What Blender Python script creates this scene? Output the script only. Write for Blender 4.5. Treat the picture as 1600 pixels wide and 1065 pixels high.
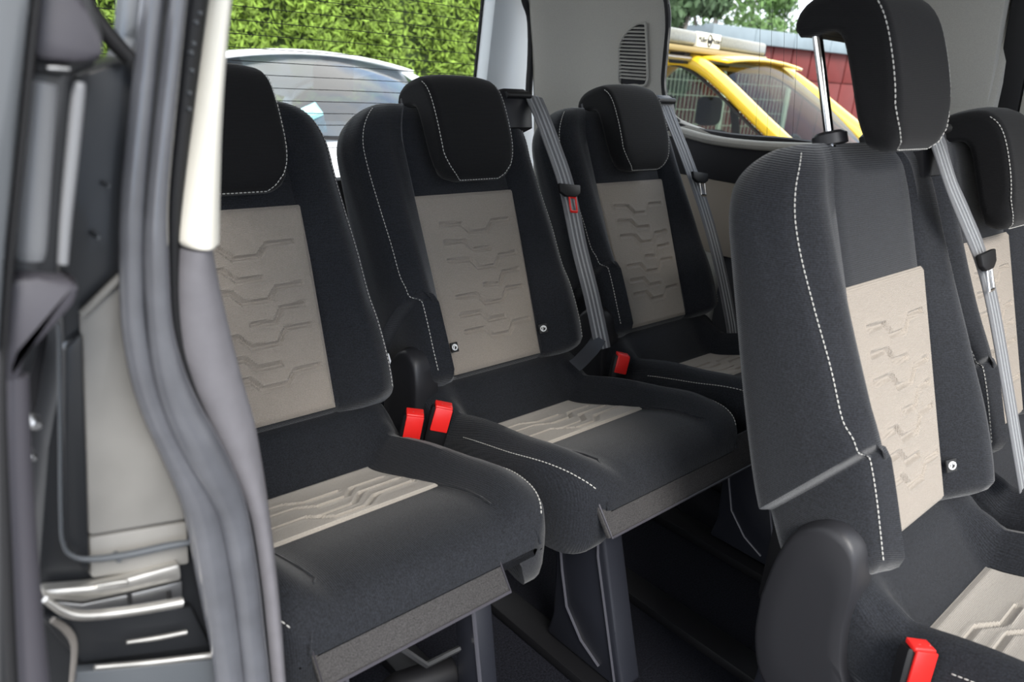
import bpy, math, random
import numpy as np
from mathutils import Vector, Matrix
random.seed(4); np.random.seed(4)
for o in list(bpy.data.objects): bpy.data.objects.remove(o)
S = bpy.context.scene
COL = S.collection

# ------------------------------------------------------------------ camera
CAM = np.array([-.9058, -1.0036, .9448])
YAW, PIT, ROL, FPX = map(float, (42.8017, -20.2153, 4.0873, 1170.75))
_a, _b, _c = np.radians([YAW, PIT, ROL])
FW = np.array([np.sin(_a)*np.cos(_b), np.cos(_a)*np.cos(_b), np.sin(_b)])
_r = np.array([np.cos(_a), -np.sin(_a), 0]); _u = np.cross(_r, FW)
RT = _r*np.cos(_c)+_u*np.sin(_c); UP = -_r*np.sin(_c)+_u*np.cos(_c)
cd = bpy.data.cameras.new('camera'); cam = bpy.data.objects.new('camera', cd); COL.objects.link(cam)
cd.sensor_width = 36; cd.lens = FPX/1600*36; cd.clip_start = .02; cd.clip_end = 200
cam.matrix_world = Matrix(((RT[0], UP[0], -FW[0], CAM[0]), (RT[1], UP[1], -FW[1], CAM[1]), (RT[2], UP[2], -FW[2], CAM[2]), (0, 0, 0, 1)))
cd.dof.use_dof = True; cd.dof.focus_distance = 1.35; cd.dof.aperture_fstop = 5.6
S.camera = cam
# ------------------------------------------------------------------ light
W = bpy.data.worlds.new('sky'); S.world = W; W.use_nodes = True
nt = W.node_tree; bg = nt.nodes['Background']
tc = nt.nodes.new('ShaderNodeTexCoord'); nz = nt.nodes.new('ShaderNodeTexNoise'); rp = nt.nodes.new('ShaderNodeValToRGB')
nz.inputs['Scale'].default_value = 2.2; nz.inputs['Detail'].default_value = 4
rp.color_ramp.elements[0].position = .36; rp.color_ramp.elements[0].color = (.50, .66, .92, 1)
rp.color_ramp.elements[1].position = .56; rp.color_ramp.elements[1].color = (1, 1, 1, 1)
nt.links.new(tc.outputs['Generated'], nz.inputs['Vector']); nt.links.new(nz.outputs['Fac'], rp.inputs['Fac'])
nt.links.new(rp.outputs['Color'], bg.inputs['Color']); bg.inputs['Strength'].default_value = 2.0
sl = bpy.data.lights.new('sun', 'SUN'); sun = bpy.data.objects.new('sun', sl); COL.objects.link(sun)
sl.energy = 3.0; sl.angle = math.radians(24); sl.color = (1, .96, .9)
sun.rotation_euler = Vector((.30, .70, -.64)).to_track_quat('-Z', 'Y').to_euler()
S.view_settings.view_transform = 'Standard'; S.view_settings.look = 'None'
S.view_settings.exposure = 0.6; S.view_settings.gamma = 1; S.view_settings.use_curve_mapping = False

# ------------------------------------------------------------------ helpers
def ray(x, y): return FW+RT*(x-800)/FPX-UP*(y-532.5)/FPX
def P(x, y, ax, v):
    d = ray(x, y); i = 'xyz'.index(ax); return CAM+d*(v-CAM[i])/d[i]
def D(x, y, depth): return CAM+ray(x, y)*depth
def tag(o, label=None, cat=None, group=None, kind=None):
    if label: o['label'] = label
    if cat: o['category'] = cat
    if group: o['group'] = group
    if kind: o['kind'] = kind
    return o
def empty(name, loc=(0, 0, 0), rz=0.):
    o = bpy.data.objects.new(name, None); COL.objects.link(o); o.location = loc; o.rotation_euler = (0, 0, rz); o.empty_display_size = .1; return o
def mk(name, V, F, mat, parent=None, smooth=True, fix=True):
    me = bpy.data.meshes.new(name); me.from_pydata([tuple(map(float, v)) for v in V], [], F); me.update()
    if fix:
        import bmesh
        bm = bmesh.new(); bm.from_mesh(me); bmesh.ops.recalc_face_normals(bm, faces=bm.faces); bm.to_mesh(me); bm.free()
    if smooth:
        me.polygons.foreach_set('use_smooth', [True]*len(me.polygons))
        try: me.set_sharp_from_angle(angle=math.radians(42))
        except Exception: pass
    me.materials.append(mat)
    o = bpy.data.objects.new(name, me); COL.objects.link(o)
    if parent: o.parent = parent
    return o
class MB:
    def __init__(s): s.V = []; s.F = []
    def add(s, V, F):
        k = len(s.V); s.V += [tuple(v) for v in V]; s.F += [tuple(i+k for i in f) for f in F]; return s
    def build(s, *a, **k):
        return mk(a[0], s.V, s.F, *a[1:], **k)
def loft(secs, closed=True, caps=True):
    n = len(secs[0]); V = [p for s in secs for p in s]; F = []
    m = n if closed else n-1
    for i in range(len(secs)-1):
        for j in range(m):
            a = i*n+j; b = i*n+(j+1) % n; F.append((a, b, b+n, a+n))
    if caps and closed:
        F.append(tuple(range(n-1, -1, -1))); F.append(tuple(range((len(secs)-1)*n, len(secs)*n)))
    return V, F
def cr(pts, k=6):
    p = [np.array(q, float) for q in pts]; p = [2*p[0]-p[1]]+p+[2*p[-1]-p[-2]]; out = []
    for i in range(1, len(p)-2):
        for j in range(k):
            t = j/k; a, b, c, d = p[i-1:i+3]
            out.append(.5*(2*b+(c-a)*t+(2*a-5*b+4*c-d)*t*t+(3*b-a-3*c+d)*t**3))
    out.append(p[-2]); return out
def tube(path, r, n=8, flat=1., upv=None):
    path = [np.array(q, float) for q in path]; secs = []
    rr = r if hasattr(r, '__len__') else [r]*len(path); last = None
    for i, q in enumerate(path):
        t = path[min(i+1, len(path)-1)]-path[max(i-1, 0)]; t /= np.linalg.norm(t)+1e-9
        ref = np.array(upv, float) if upv is not None else (np.array((0, 0, 1.)) if abs(t[2]) < .9 else np.array((1., 0, 0)))
        if last is not None and upv is None: ref = last
        a = ref-t*(ref@t); a /= np.linalg.norm(a); b = np.cross(t, a); last = a
        secs.append([q+(a*math.cos(k*2*math.pi/n)+b*flat*math.sin(k*2*math.pi/n))*rr[i] for k in range(n)])
    return loft(secs)
def rbox(x0, x1, y0, y1, z0, z1, r=.004, seg=2):
    """box with rounded edges"""
    import bmesh
    bm = bmesh.new(); bmesh.ops.create_cube(bm, size=1)
    for v in bm.verts:
        v.co = ((x0+x1)/2+v.co.x*(x1-x0), (y0+y1)/2+v.co.y*(y1-y0), (z0+z1)/2+v.co.z*(z1-z0))
    if r > 0: bmesh.ops.bevel(bm, geom=list(bm.edges), offset=min(r, .45*min(abs(x1-x0), abs(y1-y0), abs(z1-z0))), segments=seg, affect='EDGES', profile=.5)
    bm.verts.index_update(); V = [tuple(v.co) for v in bm.verts]; F = [tuple(v.index for v in f.verts) for f in bm.faces]; bm.free()
    return V, F
def slab(poly, thick, r=.0, seg=2):
    """poly: 3-d outline (planar); thick: offset vector; returns bevelled prism"""
    import bmesh
    bm = bmesh.new(); vs = [bm.verts.new(tuple(p)) for p in poly]; f = bm.faces.new(vs)
    ex = bmesh.ops.extrude_face_region(bm, geom=[f]); nv = [g for g in ex['geom'] if isinstance(g, bmesh.types.BMVert)]
    bmesh.ops.translate(bm, verts=nv, vec=tuple(thick))
    if r > 0: bmesh.ops.bevel(bm, geom=list(bm.edges), offset=r, segments=seg, affect='EDGES', profile=.5)
    bm.verts.index_update(); V = [tuple(v.co) for v in bm.verts]; F = [tuple(v.index for v in f.verts) for f in bm.faces]; bm.free()
    return V, F
def ribbon(path, wdir, w, th=.0012):
    """flat strap along path; wdir = width direction"""
    secs = []; path = [np.array(p, float) for p in path]
    for i, p in enumerate(path):
        t = path[min(i+1, len(path)-1)]-path[max(i-1, 0)]; t /= np.linalg.norm(t)
        wd = np.array(wdir[i] if hasattr(wdir[0], '__len__') else wdir, float); wd = wd-t*(wd@t); wd /= np.linalg.norm(wd); nn = np.cross(t, wd)
        pr = [(-1, 0), (-.98, .9), (-.62, .9), (-.55, .3), (-.28, .3), (-.2, .9), (.2, .9), (.28, .3), (.55, .3), (.62, .9), (.98, .9), (1, 0), (.98, -1), (-.98, -1)]
        secs.append([p+wd*a*w/2+nn*b*th for a, b in pr])
    return loft(secs)
def sm(a, b, x): t = np.clip((x-a)/(b-a), 0, 1); return t*t*(3-2*t)
def ip(x, pts): return float(np.interp(x, [p[0] for p in pts], [p[1] for p in pts]))
def ips(x, pts):
    """smooth interpolation"""
    xs = [p[0] for p in pts]; i = int(np.clip(np.searchsorted(xs, x)-1, 0, len(xs)-2)); t = np.clip((x-xs[i])/(xs[i+1]-xs[i]), 0, 1)
    ys = [p[1] for p in pts]
    def m(k):
        if k == 0: return (ys[1]-ys[0])/(xs[1]-xs[0])
        if k == len(xs)-1: return (ys[-1]-ys[-2])/(xs[-1]-xs[-2])
        return (ys[k+1]-ys[k-1])/(xs[k+1]-xs[k-1])
    h = xs[i+1]-xs[i]; t2 = t*t; t3 = t2*t
    return float((2*t3-3*t2+1)*ys[i]+(t3-2*t2+t)*h*m(i)+(-2*t3+3*t2)*ys[i+1]+(t3-t2)*h*m(i+1))

# ------------------------------------------------------------------ materials
def mat(name, col, rough=.5, metal=0., spec=.5, sheen=0., coat=0., noise=None, bump=None, wave=None, emit=None, trans=None):
    """noise=(scale, amount) colour mottling; bump=(scale, strength, distance); wave=(scale, axis, strength, dist)"""
    m = bpy.data.materials.new(name); m.use_nodes = True; n = m.node_tree; b = n.nodes['Principled BSDF']
    b.inputs['Base Color'].default_value = (*col, 1); b.inputs['Roughness'].default_value = rough; b.inputs['Metallic'].default_value = metal
    b.inputs['Specular IOR Level'].default_value = spec
    if sheen: b.inputs['Sheen Weight'].default_value = sheen; b.inputs['Sheen Roughness'].default_value = .45
    if coat: b.inputs['Coat Weight'].default_value = coat; b.inputs['Coat Roughness'].default_value = .08
    tc = n.nodes.new('ShaderNodeTexCoord')
    last = None
    if noise:
        t = n.nodes.new('ShaderNodeTexNoise'); t.inputs['Scale'].default_value = noise[0]; t.inputs['Detail'].default_value = 3
        n.links.new(tc.outputs['Object'], t.inputs['Vector'])
        r = n.nodes.new('ShaderNodeValToRGB'); a = noise[1]
        r.color_ramp.elements[0].position = .3; r.color_ramp.elements[1].position = .7
        r.color_ramp.elements[0].color = (*[max(0, c*(1-a)) for c in col], 1); r.color_ramp.elements[1].color = (*[min(1, c*(1+a)) for c in col], 1)
        n.links.new(t.outputs['Fac'], r.inputs['Fac']); n.links.new(r.outputs['Color'], b.inputs['Base Color'])
    if bump:
        t = n.nodes.new('ShaderNodeTexNoise'); t.inputs['Scale'].default_value = bump[0]; t.inputs['Detail'].default_value = 2
        n.links.new(tc.outputs['Object'], t.inputs['Vector'])
        k = n.nodes.new('ShaderNodeBump'); k.inputs['Strength'].default_value = bump[1]; k.inputs['Distance'].default_value = bump[2]
        n.links.new(t.outputs['Fac'], k.inputs['Height']); last = k
    if wave:
        for sc, ax, st, di in ([wave] if not isinstance(wave[0], tuple) else wave):
            t = n.nodes.new('ShaderNodeTexWave'); t.inputs['Scale'].default_value = sc; t.bands_direction = ax
            t.inputs['Distortion'].default_value = .4; t.inputs['Detail'].default_value = 1
            n.links.new(tc.outputs['Object'], t.inputs['Vector'])
            k = n.nodes.new('ShaderNodeBump'); k.inputs['Strength'].default_value = st; k.inputs['Distance'].default_value = di
            n.links.new(t.outputs['Fac'], k.inputs['Height'])
            if last: n.links.new(last.outputs['Normal'], k.inputs['Normal'])
            last = k
    if last: n.links.new(last.outputs['Normal'], b.inputs['Normal'])
    if emit: b.inputs['Emission Color'].default_value = (*emit[0], 1); b.inputs['Emission Strength'].default_value = emit[1]
    return m
def glass(name, tint=(1, 1, 1), refl=.08, rough=0.):
    m = bpy.data.materials.new(name); m.use_nodes = True; n = m.node_tree; n.nodes.clear()
    o = n.nodes.new('ShaderNodeOutputMaterial'); t = n.nodes.new('ShaderNodeBsdfTransparent'); g = n.nodes.new('ShaderNodeBsdfGlossy')
    t.inputs['Color'].default_value = (*tint, 1); g.inputs['Roughness'].default_value = rough; mx = n.nodes.new('ShaderNodeMixShader')
    f = n.nodes.new('ShaderNodeFresnel'); f.inputs['IOR'].default_value = 1.45
    mu = n.nodes.new('ShaderNodeMath'); mu.operation = 'MULTIPLY_ADD'; mu.inputs[1].default_value = refl/.08*.5; mu.inputs[2].default_value = max(0, refl-.08)
    n.links.new(f.outputs['Fac'], mu.inputs[0]); n.links.new(mu.outputs[0], mx.inputs['Fac'])
    n.links.new(t.outputs[0], mx.inputs[1]); n.links.new(g.outputs[0], mx.inputs[2]); n.links.new(mx.outputs[0], o.inputs['Surface'])
    return m
M = {}
M['fabric'] = mat('charcoal_fabric', (.0110, .0124, .0160), .85, spec=.25, sheen=.30, noise=(480, .6), wave=((130, 'Z', .42, .0012),), bump=(900, .25, .001))
M['fabric_seat'] = mat('charcoal_seat_fabric', (.0110, .0124, .0160), .85, spec=.25, sheen=.12, noise=(480, .6), wave=((130, 'X', .35, .0012),), bump=(900, .25, .001))
M['headrest'] = mat('black_headrest_fabric', (.0065, .0065, .0072), .85, spec=.2, sheen=.10, noise=(900, .4), wave=((160, 'Z', .3, .001),))
M['beige'] = mat('beige_fabric', (.305, .268, .228), .9, spec=.2, sheen=.15, noise=(700, .12), wave=((170, 'Z', .5, .0010), (170, 'X', .4, .0010)))
M['beige_seat'] = mat('beige_seat_fabric', (.36, .328, .288), .9, spec=.2, sheen=.15, noise=(700, .12), wave=((170, 'X', .45, .0010), (170, 'Y', .4, .0010)))
M['stripe'] = mat('pale_belt_stripe', (.36, .37, .38), .5)
M['thread'] = mat('pale_thread', (.50, .49, .46), .8)
M['plastic'] = mat('black_plastic', (.018, .018, .021), .45, spec=.45, bump=(900, .15, .0006))
M['plastic_dk'] = mat('deep_black_plastic', (.006, .006, .007), .5, spec=.3)
M['plastic_gr'] = mat('dark_grey_plastic', (.055, .052, .062), .5, bump=(900, .15, .0006))
M['legpl'] = mat('slate_leg_plastic', (.011, .012, .017), .45, bump=(900, .12, .0006))
M['leglit'] = mat('leg_plastic_lit', (.05, .05, .06), .4)  # lighter copy of the leg plastic, highlights on ribs and edges put into colour
M['chrome'] = mat('chrome', (.85, .85, .86), .08, metal=1)
M['steel'] = mat('steel', (.45, .45, .45), .35, metal=1)
M['red'] = mat('red_plastic', (.72, .018, .015), .35)
M['web'] = mat('belt_webbing', (.13, .132, .14), .5, spec=.4, sheen=.2, wave=(260, 'Z', .3, .0006))
M['carpet_flap'] = mat('speckled_carpet', (.048, .046, .046), .95, spec=.1, noise=(800, .45), bump=(900, .5, .0015))
M['floor'] = mat('black_carpet', (.008, .0085, .012), .95, spec=.1, noise=(300, .6), bump=(500, .5, .002))
M['trim'] = mat('grey_headliner_trim', (.37, .36, .325), .8, spec=.25, bump=(700, .15, .0008), noise=(400, .05))
M['tailtrim'] = mat('cool_grey_tailgate_trim', (.66, .70, .72), .75, spec=.3, bump=(700, .12, .0008))
M['cream'] = mat('cream_pillar_trim', (.80, .77, .68), .6, spec=.3)
M['lowtrim'] = mat('grey_pillar_trim', (.155, .15, .162), .55, spec=.35, bump=(800, .12, .0006), noise=(60, .06))
M['dtrim'] = mat('dark_side_trim', (.010, .010, .012), .7, spec=.3)
M['beigetrim'] = mat('taupe_side_trim', (.24, .205, .165), .85)
M['rubber'] = mat('black_rubber', (.012, .012, .013), .55, spec=.3)
M['seal'] = mat('door_seal_rubber', (.095, .098, .11), .26, spec=.6, coat=.35, noise=(25, .15))
M['paint'] = mat('dark_body_paint', (.013, .014, .016), .4, spec=.4, coat=.12)
M['strip'] = mat('satin_grey_strip', (.19, .195, .205), .35, spec=.5)
M['paint2'] = mat('slate_body_paint', (.075, .082, .09), .4, spec=.5, coat=.2)
M['jamb'] = mat('bare_grey_jamb', (.20, .194, .182), .5, spec=.4, noise=(14, .14))
M['galv'] = mat('galvanised_rail', (.62, .60, .56), .3, metal=.85, noise=(30, .25))
M['glass'] = glass('clear_window_glass', (.97, .98, .97), .035)
M['carglass'] = glass('car_glass', (.40, .44, .42), .07)
M['carglass_blue'] = glass('windscreen_glass', (.26, .34, .41), .16)
M['white'] = mat('white_car_paint', (.86, .87, .88), .25, coat=.6)
M['yellow'] = mat('yellow_car_paint', (.80, .53, .03), .28, coat=1.)
M['tyre'] = mat('tyre', (.015, .015, .015), .8)
M['dash'] = mat('car_dashboard', (.03, .032, .036), .8)
M['paper'] = mat('pale_turquoise_paper', (.30, .58, .60), .8, noise=(14, .4))
M['leaf'] = mat('hedge_leaf', (.150, .235, .032), .65, spec=.25, noise=(10, .65))  # wide tone spread puts sunlit tips and shaded gaps into the colour
M['leafdk'] = mat('hedge_core', (.035, .06, .012), .9, noise=(8, .4))  # darker than the leaves, shade inside the hedge put into the colour
M['leaf_tree'] = mat('tree_leaf', (.10, .19, .05), .65, noise=(2, .5))
M['leaf_dark'] = mat('conifer_leaf', (.045, .085, .035), .7, noise=(2, .5))
M['bark'] = mat('bark', (.20, .18, .16), .9, noise=(12, .3))
M['redwall'] = mat('red_panel', (.13, .012, .010), .6, noise=(4, .1))
M['fascia'] = mat('grey_fascia', (.20, .25, .28), .5, noise=(3, .08))
M['ground'] = mat('asphalt', (.16, .155, .15), .9, noise=(40, .25))
M['white_pl'] = mat('white_print', (.85, .85, .85), .5)
M['black_print'] = mat('black_print', (.01, .01, .01), .6)
M['barlens'] = mat('smoked_lens', (.13, .13, .10), .3, coat=.2, noise=(60, .2))
M['bargold'] = mat('brass_base_rail', (.30, .22, .08), .4, metal=.4)
M['fence'] = mat('pale_fence_wire', (.62, .70, .55), .6)
M['white_lbl'] = mat('ivory_sign', (.78, .75, .62), .5)

# ------------------------------------------------------------------ van shell (structure)
def struct(o): o['kind'] = 'structure'; return o
GZ = -.60                        # street level
def bx(name, x0, x1, y0, y1, z0, z1, m, r=.003, parent=None): return mk(name, *rbox(x0, x1, y0, y1, z0, z1, r), m, parent)
struct(bx('floor', -.86, .88, -2.4, .92, -.05, 0, M['floor']))
# ceiling as a curved sheet, front edge cut back to let the sun in
secs = []
for x, z in cr([(-.86, 1.20), (-.76, 1.30), (-.45, 1.345), (0, 1.36), (.45, 1.345), (.76, 1.30), (.86, 1.20)], 5):
    secs.append([(x, -1.15, z), (x, .93, z), (x, .93, z+.04), (x, -1.15, z+.04)])
struct(mk('ceiling', *loft(secs), M['trim']))
# far side wall (right): built around the window opening
def wall_x(zs): return ip(zs, [(0, .86), (.5, .875), (.82, .84), (1.0, .815), (1.25, .76)])
def wallgrid(name, poly_yz, m, sgn=1, dx=0., th=.03, parent=None):
    V = [(sgn*(wall_x(z)+dx), y, z) for y, z in poly_yz]
    return mk(name, *slab(V, (sgn*th, 0, 0), .003), m, parent)
wr = struct(wallgrid('wall_right', [(-1.3, 0), (.90, 0), (.90, .56), (-1.3, .56)], M['dtrim']))
wallgrid('lower_trim_panel', [(-1.28, .50), (.74, .50), (.74, .695), (-1.28, .695)], M['beigetrim'], dx=-.03, th=.05, parent=wr)
wallgrid('dark_waist_panel', [(-1.28, .695), (.74, .695), (.74, .775), (.30, .79), (-1.28, .79)], M['dtrim'], dx=-.025, th=.06, parent=wr)
# window sill strip
sill = cr([P(1062, 205, 'x', .815), P(1110, 218, 'x', .815), P(1170, 226, 'x', .815), P(1240, 230, 'x', .815), P(1330, 232, 'x', .815)], 5)
mk('window_sill', *tube(sill+[np.array((.815, -.55, .80))], .015, 10, flat=.8, upv=(1, 0, 0)), M['trim'], wr)
# window opening outline (rear edge and lower corner curved)
wl = [P(x, y, 'x', wall_x(P(x, y, 'x', .83)[2])-.004) for x, y in ((1043, 22), (1040, 75), (1036, 130), (1042, 165), (1055, 187), (1080, 202), (1150, 214), (1235, 221))]
wl = [np.array((.80, .345, 1.17))]+wl+[np.array((.835, -.30, .815)), np.array((.84, -.345, .84)), np.array((.80, -.335, 1.10)), np.array((.785, -.30, 1.20)), np.array((.782, .30, 1.205))]
for p in wl: p[0] = wall_x(p[2])-.004
outl = cr(wl+[wl[0]], 6)[:-1]
win1 = struct(mk('window_1', [p+np.array((.012, 0, 0)) for p in outl], [tuple(range(len(outl)))], M['glass'], fix=False))
mk('window_gasket', *tube(outl+[outl[0], outl[1]], .009, 8), M['rubber'], win1)
for px in (1186, 1204, 1224, 1244):
    mk('antenna_wire', *tube([P(px+3, 2, 'x', .81), P(px, 110, 'x', .82), P(px-6, 213, 'x', .83)], .0004, 5), M['rubber'], win1)
# upper wall: pillar trims around the window
def pan(name, pts, m, th=.04, parent=None, dx=0.):
    return mk(name, *slab([(wall_x(z)+dx, y, z) for y, z in pts], (th, 0, 0), .004), m, parent)
pr = struct(bx('wall_right_pillar', .80, .86, -.485, -.335, .78, 1.25, M['trim'], .01))
pan('upper_trim', [(-.34, .80), (-.478, .80), (-.46, 1.23), (-.30, 1.23)], M['trim'], parent=pr, dx=-.02)
struct(pan('trim_1', [(-.480, .79), (-.525, .79), (-.51, 1.25), (-.463, 1.25)], M['rubber']))
struct(pan('trim_2', [(-.527, .79), (-1.25, .79), (-1.25, 1.25), (-.512, 1.25)], M['trim']))
# header above the side window
struct(pan('trim_3', [(.70, 1.195), (-1.25, 1.195), (-1.25, 1.27), (.70, 1.27)], M['trim'], dx=-.012))
# rear corner (d-pillar) trim: a folded sheet from the window edge round to the tailgate seal
def win_edge(z):
    ys = []; q = list(outl)+[outl[0]]
    for a, b in zip(q[:-1], q[1:]):
        if (a[2]-z)*(b[2]-z) <= 0 and abs(a[2]-b[2]) > 1e-9: ys.append(a[1]+(b[1]-a[1])*(z-a[2])/(b[2]-a[2]))
    return max(ys) if ys else None
secs = []
for z in (.05, .40, .70, .78, .80, .815, .825, .835, .85, .87, .90, .94, 1.0, 1.06, 1.12, 1.16, 1.19, 1.22, 1.30):
    e = win_edge(z)
    if e is None: e = .10 if z < 1 else .25
    prof = [(.004, e-.002), (-.002, e+.006), (-.004, e+.03), (-.005, .43), (-.006, .54), (-.010, .60), (-.018, .635), (-.040, .68), (-.060, .715), (-.072, .735), (-.078, .75), (-.070, .765)]
    secs.append([(wall_x(z)+dx, y, z) for dx, y in prof])
dp = struct(mk('wall_rear_corner', *loft(secs, closed=False), M['trim'], fix=False))
md = dp.modifiers.new('thick', 'SOLIDIFY'); md.thickness = .012; md.offset = -1
# air vent: outline, recess and slats
vx = lambda z: wall_x(z)-.022
vo = [P(x, y, 'x', .822) for x, y in ((1025, 39), (1021, 90), (1016, 131), (996, 133), (974, 131), (976, 100), (978, 76), (988, 58), (1002, 45), (1014, 39))]
vent = tag(empty('air_vent', tuple(P(1000, 90, 'x', .83))), 'cream louvred air vent set into the rear corner trim', 'vent')
L0 = np.array(vent.location)
def loc(pts): return [np.array(p)-L0 for p in pts]
mk('vent_frame', *tube(loc([(vx(p[2]), p[1], p[2]) for p in cr(vo+[vo[0]], 5)]), .0035, 6), M['trim'], vent)
mk('vent_recess', *slab(loc([(vx(p[2])+.0045, p[1], p[2]) for p in vo]), (.002, 0, 0)), M['dtrim'], vent)
zs = np.linspace(vo[2][2]+.010, vo[0][2]-.012, 15)
for z in zs:
    # y-extent of the outline at z
    ys = []
    q = vo+[vo[0]]
    for a, b in zip(q[:-1], q[1:]):
        if (a[2]-z)*(b[2]-z) <= 0 and abs(a[2]-b[2]) > 1e-6: ys.append(a[1]+(b[1]-a[1])*(z-a[2])/(b[2]-a[2]))
    if len(ys) < 2: continue
    y0, y1 = min(ys)+.002, max(ys)-.002; x = vx(z)
    mk('slat', *slab(loc([(x-.003, y0, z-.0015), (x-.003, y1, z-.0015), (x+.004, y1, z+.0020), (x+.004, y0, z+.0020)]), (.0, 0, .0022)), M['trim'], vent)

# tailgate
tg = tag(empty('tailgate', (0, .86, .5)), 'closed rear tailgate with grey inner trim and heated window behind rear seats', 'tailgate')
def tgp(x, z, dy=0): return (x, (z-1.0)*-.10+dy-.0, z-.5)     # leans forward towards the roof
mk('lower_panel', *slab([tgp(-.88, .02), tgp(.88, .02), tgp(.88, .61), tgp(-.88, .61)], (0, .05, 0), .01), M['dtrim'], tg)
mk('side_trim', *slab([tgp(.632, .50, -.02), tgp(.90, .50, -.02), tgp(.88, 1.32, -.02), tgp(.627, 1.32, -.02)], (0, .06, 0), .01), M['tailtrim'], tg)
mk('side_trim', *slab([tgp(-.632, .50, -.02), tgp(-.90, .50, -.02), tgp(-.88, 1.32, -.02), tgp(-.627, 1.32, -.02)], (0, .06, 0), .01), M['tailtrim'], tg)
mk('top_trim', *slab([tgp(-.70, 1.27), tgp(.70, 1.27), tgp(.70, 1.36), tgp(-.70, 1.36)], (0, .05, 0), .01), M['tailtrim'], tg)
gl = mk('rear_glass', [tgp(-.64, .60, .03), tgp(.64, .60, .03), tgp(.64, 1.28, .03), tgp(-.64, 1.28, .03)], [(0, 1, 2, 3)], M['glass'], tg, fix=False)
for s in (-1, 1): mk('glass_gasket', *tube([tgp(s*.630, .60, .036), tgp(s*.624, 1.28, .036)], .005, 6), M['rubber'], tg)
for k in range(21):
    z = .63+k*.0305
    mk('heater_wire', *tube([tgp(-.62, z, .025), tgp(-.2, z+.004, .025), tgp(.2, z+.004, .025), tgp(.62, z, .025)], .0009, 4), M['rubber'], gl)
sealpts = [P(x, y, 'y', .78) for x, y in ((820, 0), (828, 25), (830, 60), (829, 100), (827, 130), (824, 200))]
struct(mk('trim_4', *tube(cr([np.array((.66, .78, 1.25)), np.array((.69, .78, 1.17))]+sealpts, 5), .011, 8), M['rubber']))
# near-side rear quarter wall behind the pillar (mostly hidden)
wlft = struct(mk('wall_left', *rbox(-.86, -.80, -.40, .90, 0, .74, .01), M['dtrim']))
w2 = struct(mk('window_2', [(-.80, -.30, .74), (-.80, .45, .74), (-.76, .45, 1.22), (-.76, -.30, 1.22)], [(0, 1, 2, 3)], M['glass'], fix=False))
mk('corner_trim', *slab([(-.82, .45, .74), (-.82, .88, .74), (-.76, .88, 1.25), (-.76, .45, 1.25)], (.03, 0, 0), .005), M['trim'], wlft)

# ------------------------------------------------------------------ seats
ZP = .40                           # height of the lower edge of the back insert
def BF(th):
    s, c = math.sin(th), math.cos(th)
    return lambda x, t, n: np.array((x, t*s-n*c, ZP+t*c+n*s))
TTOP = .519
RIDGE = [(-.1, .045), (0, .050), (.1, .048), (.2, .038), (.3, .026), (.4, .016), (.5, .008), (.55, .006)]
SEAM = [(-.1, .028), (0, .034), (.07, .036), (.13, .030), (.17, .020), (.25, .0135), (.325, .002), (.40, -.007), (.466, -.006), (.5, -.004), (.55, -.004)]
REAR = [(-.1, -.085), (.075, -.098), (.154, -.104), (.318, -.097), (.45, -.090), (.55, -.084)]
def halfw(t):
    w = .217
    if t < .05: w = .205+.012*sm(-.1, .05, t)
    R = .097; t0 = TTOP-R
    if t > t0: w -= R*(1-math.sqrt(max(0, 1-((t-t0)/R)**2)))*.98
    return w
def notch(x, t, n):
    """left lower side is cut away above the recliner: returns x, t with the mesh rows sheared along the cut"""
    if x > -.135: return x, t
    g = sm(-.135, -.180, x); tb = .072+(n+.096)/.135*.084
    b = sm(-.02, .11, t)*sm(.25, .11, t)
    return x+.024*g*sm(.114, .102, t), t+g*(tb-.11)*b
HALF = [(0, 'c'), (.03, 'c'), (.06, 'c'), (.085, 'c'), (.105, 'c'), (.114, 'v'), (.122, 'a'), (.135, 'b'), (.150, 'd'), (.163, 'e'), (.175, 'd2'), (.186, 'f'), (.1925, 'g'), (.196, 's'), (.1995, 'g2'), (.205, 'h'), (.210, 'i'), (.2135, '0'), (.2155, '1'), (.2165, '2'), (.217, '3'), (.217, '4'), (.217, '5'), (.217, '6'), (.2165, '7'), (.2155, '8'), (.213, '9'), (.208, 'm'), (.195, 'r'), (.12, 'r'), (.05, 'r')]
def back_n(code, t):
    rg, se, re = ips(t, RIDGE), ips(t, SEAM), ips(t, REAR)
    if code.isdigit(): k = int(code); return (se-.034)*(1-(k+.0)/9.)+(re+.014)*k/9.
    return {'c': .0, 'v': -.002, 'a': .004+.12*rg, 'b': .45*rg, 'd': .86*rg, 'e': rg, 'd2': .86*rg+.14*se, 'f': .42*rg+.58*se, 'g': se+.003, 's': se-.0008, 'g2': se-.002, 'h': se-.010, 'i': se-.021,
            'm': re+.005, 'r': re}[code]
def back_row(f, t):
    q = 1.; nm = -.032; t1 = TTOP-.045
    if t > t1: q = math.sqrt(max(.0004, 1-((t-t1)/(TTOP+.0005-t1))**2))
    if t < .012: q = math.sqrt(max(.02, 1-((.012-t)/.0285)**2)); nm = -.04
    sc = halfw(t)/.217*(1-.05*(1-q) if t < .012 else 1); row = []
    seq = [(x, c, 1) for x, c in HALF]+[(0, 'r', 1)]+[(x, c, -1) for x, c in HALF[:0:-1]]
    for x, c, s in seq:
        n = nm+(back_n(c, t)-nm)*q
        xx, tt = notch(s*x*sc, t, n); row.append((xx, tt, n))
    return row
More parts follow.
